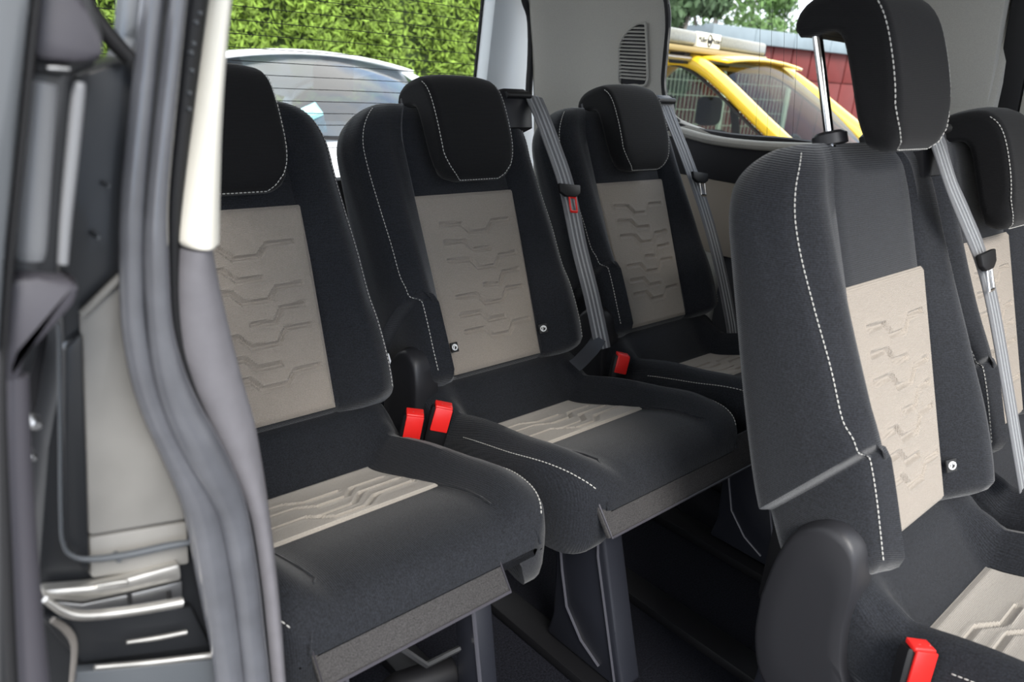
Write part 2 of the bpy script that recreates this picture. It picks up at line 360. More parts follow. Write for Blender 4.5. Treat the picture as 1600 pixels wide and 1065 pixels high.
def make_back(th, parent):
    f = BF(th); ts = [-.016, -.0155, -.014, -.011, -.006, .0, .010, .022, .036]+list(np.linspace(.05, .095, 6))[:-1]+list(np.linspace(.095, .12, 12))[:-1]+list(np.linspace(.12, .20, 8))[:-1]+list(np.linspace(.20, .44, 16))[:-1]+[.44+.075*math.sin(a) for a in np.linspace(0, math.pi/2, 16)]
    secs = [[f(*p) for p in back_row(f, t)] for t in ts]
    return mk('backrest', *loft(secs), M['fabric'], parent)
def stitches(path, surf_n, r=.0011, L=.0046, gap=.0018):
    """dashed thread along a polyline"""
    path = [np.array(p, float) for p in path]; seg = [0]
    for a, b in zip(path[:-1], path[1:]): seg.append(seg[-1]+np.linalg.norm(b-a))
    A = np.array(path); m = MB(); s = 0
    at = lambda u: np.array([np.interp(u, seg, A[:, k]) for k in range(3)])
    while s+L < seg[-1]:
        a, b = at(s), at(s+L); c = (a+b)/2
        m.add(*tube([a, a*.7+b*.3, a*.3+b*.7, b], [r*.5, r, r, r*.5], 5)); s += L+gap
    return m
# pattern pressed into the inserts: polylines read off the middle seat, as (u, v) of the panel
_c4 = [np.array(p, float) for p in ((292, 195), (787, 138), (893, 915), (445, 1040))]
def uv(p):
    u = v = .5
    for _ in range(30):
        q = (_c4[0]*(1-u)+_c4[1]*u)*(v)+(_c4[3]*(1-u)+_c4[2]*u)*(1-v)
        du = (_c4[1]-_c4[0])*v+(_c4[2]-_c4[3])*(1-v); dv = (_c4[0]*(1-u)+_c4[1]*u)-(_c4[3]*(1-u)+_c4[2]*u)
        e = np.linalg.solve(np.array([du, dv]).T, np.array(p)-q); u += e[0]; v += e[1]
    return (u, v)
PAT = [[uv(p) for p in l] for l in (
    [(408, 325), (505, 318), (550, 355), (632, 345), (660, 298), (745, 283)], [(425, 410), (515, 400), (562, 437), (640, 428)],
    [(438, 497), (540, 485), (580, 522), (665, 510), (690, 462), (775, 442)], [(607, 602), (685, 595), (705, 540), (785, 520)],
    [(470, 668), (563, 653), (605, 690), (695, 675), (720, 615), (800, 600)], [(482, 755), (580, 735), (620, 770), (700, 752)],
    [(500, 835), (595, 812), (635, 848), (722, 828), (745, 778), (832, 755)])]
PAT2 = [[(.06, .78), (.30, .78), (.40, .66), (.62, .66)], [(.06, .60), (.32, .60), (.42, .46), (.60, .46), (.70, .62), (.92, .62)], [(.36, .24), (.56, .24), (.68, .44), (.94, .44)],
        [(.08, .32), (.30, .32), (.40, .10), (.58, .10), (.70, .26), (.94, .26)]]
def groove(X, Y, lines, w, depth):
    d = np.full(X.shape, 9.)
    for l in lines:
        for a, b in zip(l[:-1], l[1:]):
            a = np.array(a); b = np.array(b); ab = b-a; t = np.clip(((X-a[0])*ab[0]+(Y-a[1])*ab[1])/(ab@ab), 0, 1)
            d = np.minimum(d, np.hypot(X-a[0]-t*ab[0], Y-a[1]-t*ab[1]))
    s = np.clip((d-w*.55)/(w*.75), 0, 1); s = s*s*(3-2*s)
    rim = .28*np.exp(-((d-w*1.7)/(w*.7))**2)
    return depth*((s-1)+rim)
def panel(name, fpos, wl, wr_, lines, nx, ny, mt, parent, h, depth=.0046):
    """fpos(x, v, n) -> point; wl/wr_(v): half widths; lines in (u, v); h: panel length in metres"""
    U = np.linspace(0, 1, nx); Vv = np.linspace(0, 1, ny); uu, vv = np.meshgrid(U, Vv)
    XL = np.array([[-wl(v)+(wl(v)+wr_(v))*u for u in U] for v in Vv])
    w0 = wl(.5)+wr_(.5)
    G = groove(uu*w0, vv*h, [[(a*w0, b*h) for a, b in l] for l in lines], .0037, depth)
    secs = []
    for j in range(ny):
        row = []
        for i in range(nx):
            e = min(i, nx-1-i)/(nx-1)*w0; g = min(j, ny-1-j)/(ny-1)*h
            n = .0060-.0050*(1-sm(0, .007, min(e, g)))+float(G[j, i])
            row.append(fpos(XL[j, i], Vv[j], n))
        secs.append([fpos(XL[j, 0], Vv[j], -.004)]+row+[fpos(XL[j, -1], Vv[j], -.004)])
    secs = [[fpos(XL[0, min(max(i-1, 0), nx-1)], 0, -.004) for i in range(nx+2)]]+secs+[[fpos(XL[-1, min(max(i-1, 0), nx-1)], 1, -.004) for i in range(nx+2)]]
    return mk(name, *loft(secs, closed=False), mt, parent, fix=False)
# headrest
def resamp(p, k):
    p = np.array(cr(p, 6)); L = np.concatenate([[0], np.cumsum(np.linalg.norm(np.diff(p, axis=0), axis=1))]); u = np.linspace(0, L[-1], k)
    return [np.array((np.interp(v, L, p[:, 0]), np.interp(v, L, p[:, 1]))) for v in u]
HK = 30
HOUT = resamp([(.040, -.004), (.054, -.003), (.066, .008), (.075, .045), (.077, .10), (.073, .15), (.062, .182), (.040, .199), (.0, .203), (-.022, .198), (-.035, .186), (-.039, .170)], HK)
HIN = resamp([(.028, .002), (.023, .03), (.022, .08), (.019, .130), (.012, .148), (.0, .153), (-.020, .155), (-.034, .158)], HK)
HP = HOUT+HIN[::-1]
def make_headrest(th, t0, parent):
    f = BF(th); n = len(HP); C = HP; N = []
    for i in range(n):
        d = C[(i+1) % n]-C[i-1]; d /= np.linalg.norm(d); N.append(np.array((-d[1], d[0])))
    hw = .0865; secs = []; xs = []
    for k in range(-20, 21):
        a = k/20; xs.append(math.copysign(hw*(1-(1-abs(a))**2.4), a) if k else 0)
    def pos(x, i):
        e = hw-abs(x); rr = .013; d = rr-math.sqrt(max(0, rr*rr-max(0, rr-e)**2)) if e < rr else 0
        p = C[i]+N[i]*d*.98
        Rc = .040; dz = Rc-math.sqrt(max(0, Rc*Rc-max(0, Rc-e)**2)) if e < Rc else 0
        t = p[1]
        if p[0] > .010 and t < .10: t = .10+(t-.10)*((.104-dz*.75)/.104)
        t2 = t-.010*(abs(x)/hw)**3*(sm(.13, .2, t))
        return f(x*(1-.05*sm(.08, 0, t)), t0+t2, p[0])
    for x in xs: secs.append([pos(x, i) for i in range(n)])
    V, F = loft(secs, caps=False)
    for b, fl in ((0, 0), ((len(secs)-1)*n, 1)):
        for i in range(HK-1):
            q = (b+i, b+i+1, b+n-2-i, b+n-1-i); F.append(q if fl else q[::-1])
    hr = mk('headrest', V, F, M['headrest'], parent)
    # stitched seam running round the front face
    idx = [i for i in range(HK) if C[i][0] > .050][::-1]
    xs_ = hw-.0035; pth = []
    def xr_(i):
        t = C[i][1]; return xs_-.034*(1-math.sqrt(max(0, 1-min(1, max(0, (.036-t)/.0365))**2)))
    left = [np.array(pos(-xr_(i), i)) for i in idx]; right = [np.array(pos(xr_(i), i)) for i in idx]
    bot = [np.array(pos(x, idx[-1])) for x in np.linspace(-xr_(idx[-1]), xr_(idx[-1]), 16)[1:-1]]
    pth = left+bot+right[::-1]
    fn = np.array(f(0, 0, 1))-np.array(f(0, 0, 0))
    pth = [p+fn*.0008+np.array((math.copysign(.0012, p[0]) if abs(p[0]) > .05 else 0, 0, 0)) for p in pth]
    stitches(pth, None, .0008).build('stitching', M['thread'], hr)
    for s in (-1, 1):
        pp = mk('headrest_post', *tube([f(s*.066, TTOP-.03, -.018), f(s*.066, t0+.155, -.018)], .0062, 14), M['chrome'], parent)
        mk('collar', *tube([f(s*.066, TTOP-.006, -.018), f(s*.066, TTOP+.006, -.018), f(s*.066, TTOP+.010, -.018)], [.021, .021, .016], 18), M['plastic'], pp)
    return hr
# cushion
ZC = [(-.430, .352), (-.4275, .366), (-.418, .382), (-.40, .393), (-.37, .3965), (-.32, .389), (-.251, .367), (-.16, .338), (-.115, .324), (-.085, .3178), (-.07, .320), (-.04, .350), (-.016, .376), (.0, .384), (.03, .386), (.07, .386)]
HB = [(-.430, 0), (-.42, .006), (-.40, .012), (-.335, .024), (-.25, .036), (-.16, .050), (-.10, .052), (-.06, .042), (-.03, .02), (0, .006), (.07, 0)]
CW = [(-.430, .160), (-.423, .178), (-.412, .191), (-.39, .204), (-.35, .214), (-.30, .219), (-.20, .212), (-.10, .203), (0, .198), (.07, .19)]
ZS = [(-.430, .350), (-.4275, .322), (-.420, .296), (-.405, .278), (-.375, .268), (.07, .268)]
def zc(y): return ips(y, ZC)
CH = [(0, 0), (.04, 0), (.08, 0), (.11, 0), (.128, .02), (.138, .25), (.148, .55), (.158, .82), (.170, 1.), (.183, .95), (.194, .72), (.2005, .50), (.2035, .44), (.2065, .34)]
def make_cushion(parent):
    ys = sorted(list(np.linspace(-.385, .07, 48))+[-.430, -.4295, -.4285, -.427, -.4245, -.421, -.416, -.410, -.403, -.395]); secs = []
    for y in ys:
        z0, h, w, zs = zc(y), ips(y, HB), ips(y, CW), ips(y, ZS); sc = w/.2175
        half = [(x*sc, z0+h*k) for x, k in CH]
        zse = z0+.44*h
        half += [(.212*sc, min(zse-.010, zse)), (.2165*sc, zse-.030*min(1, (zse-zs)/.05)), (.2175*sc, (zse+zs)/2), (.2165*sc, zs+.2*(zse-zs)), (.211*sc, zs+.004), (.203*sc, zs)]
        zb = max(zs, .296 if y > -.36 else ip(y, [(-.430, .350), (-.36, .296)]))
        half += [(.18*sc, zs), (.168*sc, zb), (.08*sc, zb)]
        row = half+[(0, zb)]+[(-x, z) for x, z in half[:0:-1]]
        secs.append([(x, y, z) for x, z in row])
    cu = mk('cushion', *loft(secs), M['fabric_seat'], parent)
    for s in (-1, 1):
        pth = []
        for y in np.linspace(-.13, -.415, 50):
            sc = ips(y, CW)/.2175; pth.append((s*.2042*sc, y, zc(y)+.44*ips(y, HB)+.0006))
        stitches(pth, None, .0008).build('stitching', M['thread'], cu)
    # welt seams where the bolsters meet the centre
    for s in (-1, 1):
        pth = [(s*.131*ips(y, CW)/.2175, y, zc(y)+.0035) for y in np.linspace(-.08, -.37, 30)]
        pth += [(s*(.131+.034*k**1.5), -.37-.0595*k, zc(-.37-.0595*k)+.004-.002*k) for k in np.linspace(.1, 1, 12)]
        mk('welt', *tube(pth, .0016, 6), M['fabric_seat'], cu)
    return cu
def make_seat(name, loc_, th, hr_t0, leg_dx=(-.12,), flap=(-.165, .12)):
    root = empty(name, loc_); f = BF(math.radians(th)); thr = math.radians(th)
    bk = make_back(thr, root)
    H = .336
    panel('back_insert', lambda x, v, n: f(x, v*H, n), lambda v: .114+.008*v, lambda v: .103+.0185*v, PAT, 86, 112, M['beige'], root, H)
    # stitched seam on both sides of the back
    for s in (-1, 1):
        pth = []
        for t in np.linspace(.012, .505, 90):
            sc = halfw(t)/.217; q = 1. if t < TTOP-.045 else math.sqrt(max(.0004, 1-((t-TTOP+.045)/.0455)**2))
            n = -.032+(ips(t, SEAM)+.032)*q
            xx, tt = notch(s*.196*sc, t, n); pth.append(f(xx+s*.0006, tt, n+.0012))
        stitches(pth, None, .0008).build('stitching', M['thread'], bk)
        pth2 = [p+np.array((-s*.0045, 0, 0)) for p in pth]
        mk('seam_welt', *tube(pth2[::2], .0012, 5), M['fabric'], bk)
    make_headrest(thr, hr_t0, root)
    cu = make_cushion(root)
    HC = .184
    yv = lambda v: -.251+.177*v
    panel('seat_insert', lambda x, v, n: np.array((x, yv(v)-.28*n, zc(yv(v))+n)), lambda v: .1335-.0145*v, lambda v: .1335-.0145*v, PAT2, 80, 62, M['beige_seat'], root, HC)
    # two small woven tags on the insert edges
    for sx, t, n0 in ((-.112, .042, .009), (.1085, .038, .0135)):
        tl = (lambda x: 0.) if sx < 0 else (lambda x: (x-sx-.004)*.45)      # the right tag lies on the rising bolster
        g = lambda x, tt, n: f(x, tt, n+n0-.009+tl(x))
        tg_ = mk('woven_tag', *slab([g(sx-.004, t, .009), g(sx+.012, t, .009), g(sx+.012, t+.018, .009), g(sx-.004, t+.018, .009)], tuple(f(0, 0, .0015)-f(0, 0, 0))), M['black_print'], root)
        c = [g(sx+.004+.0052*math.cos(a), t+.009+.0052*math.sin(a), .0112) for a in np.linspace(0, 2*math.pi, 15)]
        mk('emblem_ring', *tube(c, .0012, 5), M['white_pl'], tg_)
        mk('emblem_mark', *tube([g(sx+.002, t+.006, .0112), g(sx+.0035, t+.013, .0112), g(sx+.006, t+.0125, .0112), g(sx+.0065, t+.010, .0112)], .0009, 5), M['white_pl'], tg_)
    # recliner hinge cover on the left of the backrest
    oy = cr([(.100, .33), (.090, .40), (.070, .452), (.030, .482), (-.008, .470), (-.024, .425), (-.026, .36), (-.036, .300), (-.055, .255), (-.045, .20), (.02, .185), (.07, .20), (.095, .26), (.100, .33)], 5)[:-1]
    oy = [np.array((.030+(p[0]-.030)*.88, .20+(p[1]-.20)*.93)) for p in oy]; cc = np.mean(np.array(oy), axis=0); secs = []
    for dx, k in ((-.165, .97), (-.167, 1.), (-.196, 1.), (-.205, .985), (-.2105, .955), (-.2125, .90), (-.213, .55), (-.213, .1)):
        secs.append([(dx, cc[0]+(p[0]-cc[0])*k, cc[1]+(p[1]-cc[1])*k) for p in oy])
    mk('recliner_cover', *loft(secs), M['plastic'], root)
    # base frame, legs and carpeted flap
    mk('seat_pan', *rbox(-.165, .165, -.37, .10, .255, .300, .012), M['plastic_dk'], root)
    mk('hinge_bracket', *rbox(-.16, .16, .03, .12, .27, .42, .012), M['plastic_dk'], root)
    mk('cross_tube', *tube([(-.17, -.10, .235), (.17, -.10, .235)], .016, 10), M['plastic_dk'], root)
    for lx in leg_dx:
        s = -1 if lx < 0 else 1
        out = [(lx, -.280, .275), (lx, -.405, .300), (lx, -.392, .275), (lx, -.440, .12), (lx, -.470, .030), (lx, -.462, .022), (lx, -.295, .022), (lx, -.305, .07), (lx, -.300, .16)]
        lg = mk('leg', *slab(out, (-s*.045, 0, 0), .006), M['legpl'], root)
        rib = [(lx+s*.001, -.297, .255), (lx+s*.001, -.318, .165), (lx+s*.001, -.336, .105), (lx+s*.001, -.375, .062), (lx+s*.001, -.418, .040)]
        mk('leg_rib', *tube(rib, .0025, 6), M['leglit'], lg)
        rib = [(lx+s*.001, -.383, .270), (lx+s*.001, -.388, .235), (lx+s*.001, -.425, .12), (lx+s*.001, -.452, .035)]
        mk('leg_rib', *tube(rib, .0022, 6), M['leglit'], lg)
        out = [(lx, .10, .275), (lx, .02, .275), (lx, .03, .12), (lx, -.02, .022), (lx, .12, .022)]
        mk('rear_leg', *slab(out, (-s*.04, 0, 0), .006), M['legpl'], root)
    x0, x1 = flap
    fl = mk('carpet_flap', *slab([(x0, -.416, .370), (x1, -.416, .370), (x1, -.450, .327), (x0, -.450, .327)], (0, .006, -.004), .0015), M['carpet_flap'], root)
    ed = [(x0+.003, -.419, .369), (x0+.003, -.4515, .3275), (x1-.003, -.4515, .3275), (x1-.003, -.419, .369)]
    mk('flap_binding', *tube(ed, .0018, 5), M['plastic_gr'], fl)
    return root
def copy_tree(o, loc_=None, parent=None):
    c = o.copy(); COL.objects.link(c); c.parent = parent
    if loc_: c.location = loc_
    for ch in list(o.children): copy_tree(ch, None, c)
    return c
X1, X3, X4, Y4 = -.4624, .49, .1049, -.7359
G1, G2 = 'rear row seats', 'second row seats'
s2 = make_seat('van_seat', (0, 0, 0), 24.4, .352, flap=(-.178, .245))
tag(s2, 'charcoal and beige middle seat of rear row, between the other two', 'seat', G1)
s1 = copy_tree(s2, (X1, 0, 0)); tag(s1, 'charcoal and beige rear row seat nearest the open sliding door', 'seat', G1)
s3 = copy_tree(s2, (X3, 0, 0)); tag(s3, 'charcoal and beige rear row seat at far side below the vent', 'seat', G1)
for lx in (.105,):
    for c in list(s1.children):
        if c.name.startswith(('leg', 'rear_leg')):
            for g in list(c.children): bpy.data.objects.remove(g)
            bpy.data.objects.remove(c)
    for s_, x in ((1, lx), (-1, -.14)):
        lg = mk('leg', *slab([(x, -.362, .30), (x, -.405, .30), (x, -.425, .20), (x, -.460, .022), (x, -.405, .022), (x, -.385, .12)], (-s_*.03, 0, 0), .005), M['legpl'], s1)
        mk('leg_edge', *tube([(x-s_*.03, -.404, .29), (x-s_*.03, -.426, .19), (x-s_*.03, -.460, .03)], .003, 6), M['leglit'], lg)
        mk('rear_leg', *slab([(x, .10, .275), (x, .05, .275), (x, .03, .022), (x, .12, .022)], (-s_*.03, 0, 0), .005), M['legpl'], s1)
    mk('tilt_mechanism', *tube([(-.10, -.36, .13), (.0, -.35, .15), (.08, -.36, .14)], .022, 10), M['plastic_dk'], s1)
    mk('release_rod', *tube([(-.03, -.40, .27), (.0, -.41, .235), (.06, -.40, .22)], .004, 6), M['steel'], s1)
mk('leg', *slab([(.16, -.280, .275), (.16, -.405, .30), (.16, -.470, .03), (.16, -.295, .022)], (-.04, 0, 0), .006), M['legpl'], s3)
for s, fw_ in ((s1, (-.162, .098)), (s3, (-.245, .17))):
    fl = [c for c in s.children if c.name.startswith('carpet_flap')][0]
    me = fl.data.copy(); fl.data = me
    a0, a1 = -.178, .245
    for v in me.vertices: v.co.x = fw_[0]+(v.co.x-a0)/(a1-a0)*(fw_[1]-fw_[0])
    for ch in fl.children:
        ch.data = ch.data.copy()
        for v in ch.data.vertices: v.co.x = fw_[0]+(v.co.x-a0)/(a1-a0)*(fw_[1]-fw_[0])
s4 = make_seat('van_seat', (X4, Y4, 0), 19.8, .494, flap=(-.178, .245))
tag(s4, 'charcoal second row seat in front with raised headrest on chrome posts', 'seat', G2)
s5 = copy_tree(s4, (X4+.47, Y4+.03, 0)); tag(s5, 'second row seat at right picture edge with lowered headrest', 'seat', G2)
for ch in list(s5.children):
    if ch.name.startswith('headrest'):
        for g in list(ch.children): bpy.data.objects.remove(g)
        bpy.data.objects.remove(ch)
make_headrest(math.radians(19.8), .352, s5)

def drop_tags(st, keep):
    for c in list(st.children):
        if c.name.startswith('woven_tag'):
            right = sum(v.co.x for v in c.data.vertices) > 0
            if ('R' if right else 'L') in keep: continue
            for g in list(c.children): bpy.data.objects.remove(g)
            bpy.data.objects.remove(c)
drop_tags(s1, ''); drop_tags(s3, ''); drop_tags(s4, 'R'); drop_tags(s5, '')
# ------------------------------------------------------------------ seat belts and buckles
def PB(px, py, sx, sy, th, n):
    """pixel onto the plane n = const in front of a seat back"""
    th = math.radians(th); nn = np.array((0, -math.cos(th), math.sin(th))); p0 = np.array((sx, sy, ZP))+nn*n; d = ray(px, py)
    return CAM+d*((p0-CAM)@nn)/(d@nn)
def belt(sx, sy, th, pts, label, tongue, red=True, tw=None, n2=None):
    f = BF(math.radians(th)); o = np.array((sx, sy, 0))
    root = tag(empty('seat_belt', tuple(o+f(.17, TTOP, -.02))), label, 'seat belt', 'shoulder belts')
    L = np.array(root.location)
    g = lambda x, t, n: o+f(x, t, n)-L
    # guide housing on the shoulder
    secs = []
    for t, k in ((TTOP-.06, .85), (TTOP-.02, 1), (TTOP+.012, 1), (TTOP+.020, .85)):
        secs.append([g(.170+.040*k*a, t, -.012+.034*k*b) for a, b in ((-1, -.8), (-.8, -1), (.8, -1), (1, -.8), (1, .8), (.8, 1), (-.8, 1), (-1, .8))])
    mk('belt_guide', *loft(secs), M['plastic'], root)
    mk('guide_lip', *tube([g(.138, TTOP+.004, .024), g(.204, TTOP+.004, .024)], .007, 10), M['plastic_dk'], root)
    path = [PB(x, y, sx, sy, th, n)-L for x, y, n in pts]
    path = cr(path, 6)
    wb = mk('webbing', *ribbon(path, (1, 0, 0), .046), M['web'], root)
    for k in (-.0115, .0, .0115):
        mk('woven_stripe', *ribbon([p+np.array((k, -.0006, .0003)) for p in path], (1, 0, 0), .0042), M['stripe'], wb)
    tx, ty, tn = tongue
    c = PB(tx, ty, sx, sy, th, tn)-L
    dirv = (PB(tx+.12*10, ty+10, sx, sy, th, tn)-PB(tx, ty, sx, sy, th, tn)); dirv /= np.linalg.norm(dirv)
    xw = np.array((1., 0, 0)); xw -= dirv*(xw@dirv); xw /= np.linalg.norm(xw); nn = np.cross(dirv, xw); 
    if nn[1] > 0: nn = -nn
    q = lambda a, b, e=0: c+xw*a+dirv*b+nn*e
    tn_ = mk('tongue_body', *slab([q(-.030, -.010, .003), q(.030, -.010, .003), q(.028, .008, .003), q(.014, .016, .003), q(-.014, .016, .003), q(-.028, .008, .003)], tuple(nn*.008), .002), M['plastic_dk'], root)
    m = MB(); a, b = .009, .034
    for pa, pb in (((-a, .012), (-a, b+.012)), ((a, .012), (a, b+.012)), ((-a, b+.012), (a, b+.012)), ((-a, .016), (a, .016))):
        m.add(*tube([q(pa[0]+.006, pa[1], .007), q(pb[0]+.006, pb[1], .007)], .0028, 6, flat=.5))
    m.build('tongue', M['red'] if red else M['chrome'], root)
    return root
b2 = belt(0, 0, 24.4, [(833, 150, .02), (846, 180, .045), (862, 222, .052), (885, 290, .058), (905, 385, .06), (924, 460, .06), (938, 525, .06), (942, 545, .06)],
     'grey striped shoulder belt with red tongue on middle rear seat', (886, 297, .062))
# lap anchor strap of the middle belt
lp = [PB(936, 528, 0, 0, 24.4, .062), PB(925, 545, 0, 0, 24.4, .068), PB(905, 566, 0, 0, 24.4, .07), PB(897, 572, 0, 0, 24.4, .07)]
Lb = np.array(b2.location)
mk('lap_strap', *ribbon([p-Lb for p in cr(lp, 4)], (.3, .8, .5), .03), M['plastic'], b2)
belt(X3, 0, 24.4, [(1040, 165, .02), (1052, 195, .04), (1070, 240, .052), (1092, 300, .058), (1112, 365, .06), (1128, 430, .06), (1142, 500, .06), (1146, 530, .06)],
     'grey shoulder belt with bare metal tongue on far rear seat', (1090, 277, .062), red=False)
belt(X4, Y4, 19.8, [(1453, 195, .01), (1467, 230, .03), (1487, 290, .045), (1510, 345, .05), (1532, 400, .052), (1550, 470, .052), (1570, 580, .05), (1590, 700, .05), (1600, 760, .05)],
     'grey shoulder belt crossing the second row seat at picture right', (1533, 405, .056), red=False)
def buckle(c, label, ax=(0, -.35, .94), tilt=0., size=1.):
    c = np.array(c); root = tag(empty('belt_buckle', tuple(c)), label, 'belt buckle', 'red button buckles')
    up = np.array(ax, float); up /= np.linalg.norm(up); xw = np.array((math.cos(tilt), math.sin(tilt), 0.)); xw -= up*(xw@up); xw /= np.linalg.norm(xw); nn = np.cross(xw, up)
    if nn[1] > 0: nn = -nn
    q = lambda a, b, e: xw*a*size+up*b*size+nn*e*size
    secs = []
    for b, k in ((-.085, .55), (-.06, .9), (-.02, 1.), (.004, 1.), (.008, .93)):
        secs.append([q(.017*k*a, b, .011*k*e) for a, e in ((-1, -.6), (-.7, -1), (.7, -1), (1, -.6), (1, .6), (.7, 1), (-.7, 1), (-1, .6))])
    mk('buckle_body', *loft(secs), M['plastic_dk'], root)
    rb = mk('release_button', *slab([q(-.0135, .006, .012), q(.0135, .006, .012), q(.0135, .0105, -.004), q(-.0135, .0105, -.004)], tuple(q(0, .006, 0)), .0015), M['red'], root)
    mk('button_face', *slab([q(-.0135, -.028, .0105), q(.0135, -.028, .0105), q(.0135, .010, .0115), q(-.0135, .010, .0115)], tuple(q(0, 0, .004)), .0015), M['red'], root)
    for k in (-1, 1):
        mk('rivet', *tube([q(.007*k+.004, .0118, 0.004), q(.007*k+.004, .014, .004)], .002, 8), M['steel'], root)
    mk('stalk', *tube([q(0, -.075, 0), q(0, -.105, -.004), q(0, -.125, -.01)], .008, 8, flat=.5), M['plastic_dk'], root)
    return root
buckle(P(646, 654, 'x', -.275), 'red buckle beside the near rear seat, left one of the pair', (.15, -.05, .95), -.5, 1.05)
buckle(P(690, 643, 'x', -.238), 'red buckle beside the middle rear seat, right one of the pair', (.25, -.02, .95), -.5, 1.05)
buckle(P(970, 562, 'x', .27), 'red buckle sunk between the middle and far rear seats', (.3, .1, .9), -.5, 1.)
buckle(P(1430, 1022, 'x', -.10), 'red buckle beside the second row seat in the foreground', (.3, .1, .9), -.5, 1.05)
# floor rails
for k, (x, l) in enumerate(((-.59, 'nearest the door'), (-.345, 'under the near rear seat'), (-.12, 'under the middle rear seat'), (.11, 'beyond the middle rear seat'), (.37, 'under the far rear seat'), (.60, 'along the far wall'))):
    o = mk('floor_rail', *rbox(x-.03, x+.03, -1.6, .25, .001, .021, .004), M['plastic_dk']); tag(o, 'black seat mounting rail in the floor, '+l, 'floor rail', 'floor rails')

# ------------------------------------------------------------------ near door pillar and opened sliding door
def PY(x, y, Y): return P(x, y, 'y', Y)
def dep(x, y, Y): d = ray(x, y); return (Y-CAM[1])/d[1]
def pxtube(rows, Y, n=12, flat=1.):
    """rows: (px, py, half width px)"""
    q = cr([(a, b, c) for a, b, c in rows], 6)
    return tube([PY(a, b, Y) for a, b, c in q], [c*dep(a, b, Y)/FPX for a, b, c in q], n, flat=flat, upv=(1, 0, 0))
def pxslab(pts, Y, th=.02, r=.002): return slab([PY(a, b, Y) for a, b in pts], (0, th, 0), r)
def pxstrip(rows, Y, depth_back, bulge=.012, ret=.02):
    """trim moulding: rows (left px, right px, py)"""
    q = cr([(a, b, c) for a, b, c in rows], 5); secs = []
    for l, r, y in q:
        a, b = PY(l, y, Y), PY(r, y, Y); row = []
        for k in np.linspace(0, 1, 9):
            p = a*(1-k)+b*k; p[1] -= bulge*math.sin(math.pi*min(1, k*1.05))**.7; row.append(p)
        row.append(b+np.array((.0015, .008, 0))); row.append(b+np.array((-.002, ret, 0))); row.append(b+np.array((-.012, depth_back, 0))); row.append(a+np.array((0, depth_back, 0)))
        secs.append(row)
    return loft(secs)
YP = -.47
pil = struct(mk('wall_left_pillar', *pxslab([(222, -80), (212, 62), (200, 92), (118, 118), (90, 300), (95, 450), (100, 560), (75, 700), (60, 900), (60, 1120), (440, 1120), (425, 880), (345, 680), (300, 540), (300, 300), (345, -80)], YP+.012, .05, .002), M['paint']))
mk('jamb_panel', *pxslab([(128, 492), (189, 432), (192, 500), (205, 580), (225, 640), (256, 700), (284, 750), (292, 800), (293, 812), (139, 838), (135, 700)], YP, .010, .003), M['jamb'], pil)
mk('jamb_lower_panel', *pxslab([(139, 840), (293, 815), (297, 882), (142, 905)], YP+.004, .010, .003), M['jamb'], pil)
mk('jamb_corner_bead', *pxtube([(128, 492, 7), (158, 462, 7), (189, 432, 7)], YP-.002), M['jamb'], pil)
mk('edge_bead', *pxtube([(91, 505, 3), (93, 600, 3), (95, 800, 3), (99, 850, 3), (115, 869, 4), (145, 873, 5), (200, 866, 6), (260, 853, 6), (306, 845, 4)], YP-.006), M['paint2'], pil)
mk('channel_wall', *pxslab([(100, 545), (128, 520), (136, 700), (140, 900), (104, 858), (101, 700)], YP+.002, .01, .002), M['paint'], pil)
for x, y, r in ((57, 663, 10), (52, 714, 6), (185, 873, 5), (168, 290, 3), (152, 370, 4)):
    d = r*dep(x, y, YP)/FPX; c = PY(x, y, YP-.004)
    mk('bolt_head', *tube([c+np.array((0, .012, 0)), c, c+np.array((0, -.003, 0))], [d, d, d*.6], 12), M['steel'] if r > 5 else M['paint2'], pil)
trk = mk('door_track', *pxslab([(66, 922), (140, 916), (195, 905), (282, 881), (285, 907), (196, 928), (130, 942), (70, 938)], YP-.004, .012, .003), M['galv'], pil)
mk('track_lip', *pxtube([(70, 936, 5), (100, 955, 7), (135, 961, 8), (210, 953, 8), (284, 940, 8)], YP-.012), M['galv'], trk)
mk('track_web', *pxslab([(70, 938), (130, 944), (196, 930), (285, 908), (285, 938), (210, 950), (135, 957), (72, 945)], YP+.002, .010, .001), M['steel'], trk)
for a in (200, 262): mk('track_slot', *pxslab([(a, 925), (a+6, 923), (a+7, 942), (a+1, 944)], YP, .004, .0), M['rubber'], trk)
mk('track_bead', *pxtube([(150, 915, 3), (195, 908, 4), (194, 912, 3)], YP-.006), M['galv'], trk)
mk('edge_highlight', *pxtube([(198, 1003, 3), (245, 996, 4), (291, 987, 4)], YP-.004), M['galv'], pil)  # bright tube stands in for a highlight line on the black jamb
mk('edge_highlight', *pxtube([(148, 1042, 4), (240, 1034, 5), (336, 1022, 5)], YP-.008), M['galv'], pil)  # second highlight line, likewise drawn as a bright tube
mk('step_face', *pxslab([(120, 1050), (336, 1030), (345, 1120), (120, 1120)], YP-.004, .01, .002), M['paint2'], pil)
mk('lower_jamb', *pxslab([(66, 965), (300, 948), (330, 1010), (130, 1035), (90, 1000)], YP+.004, .01, .002), M['paint'], pil)
mk('dirt_edge', *pxtube([(82, 968, 5), (105, 985, 6), (116, 1010, 5), (112, 1065, 4)], YP-.004), M['bark'], pil)
mk('window_gasket', *pxtube([(108, -60, 12), (140, 10, 12), (172, 58, 14), (203, 92, 12)], YP-.01), M['rubber'], pil)
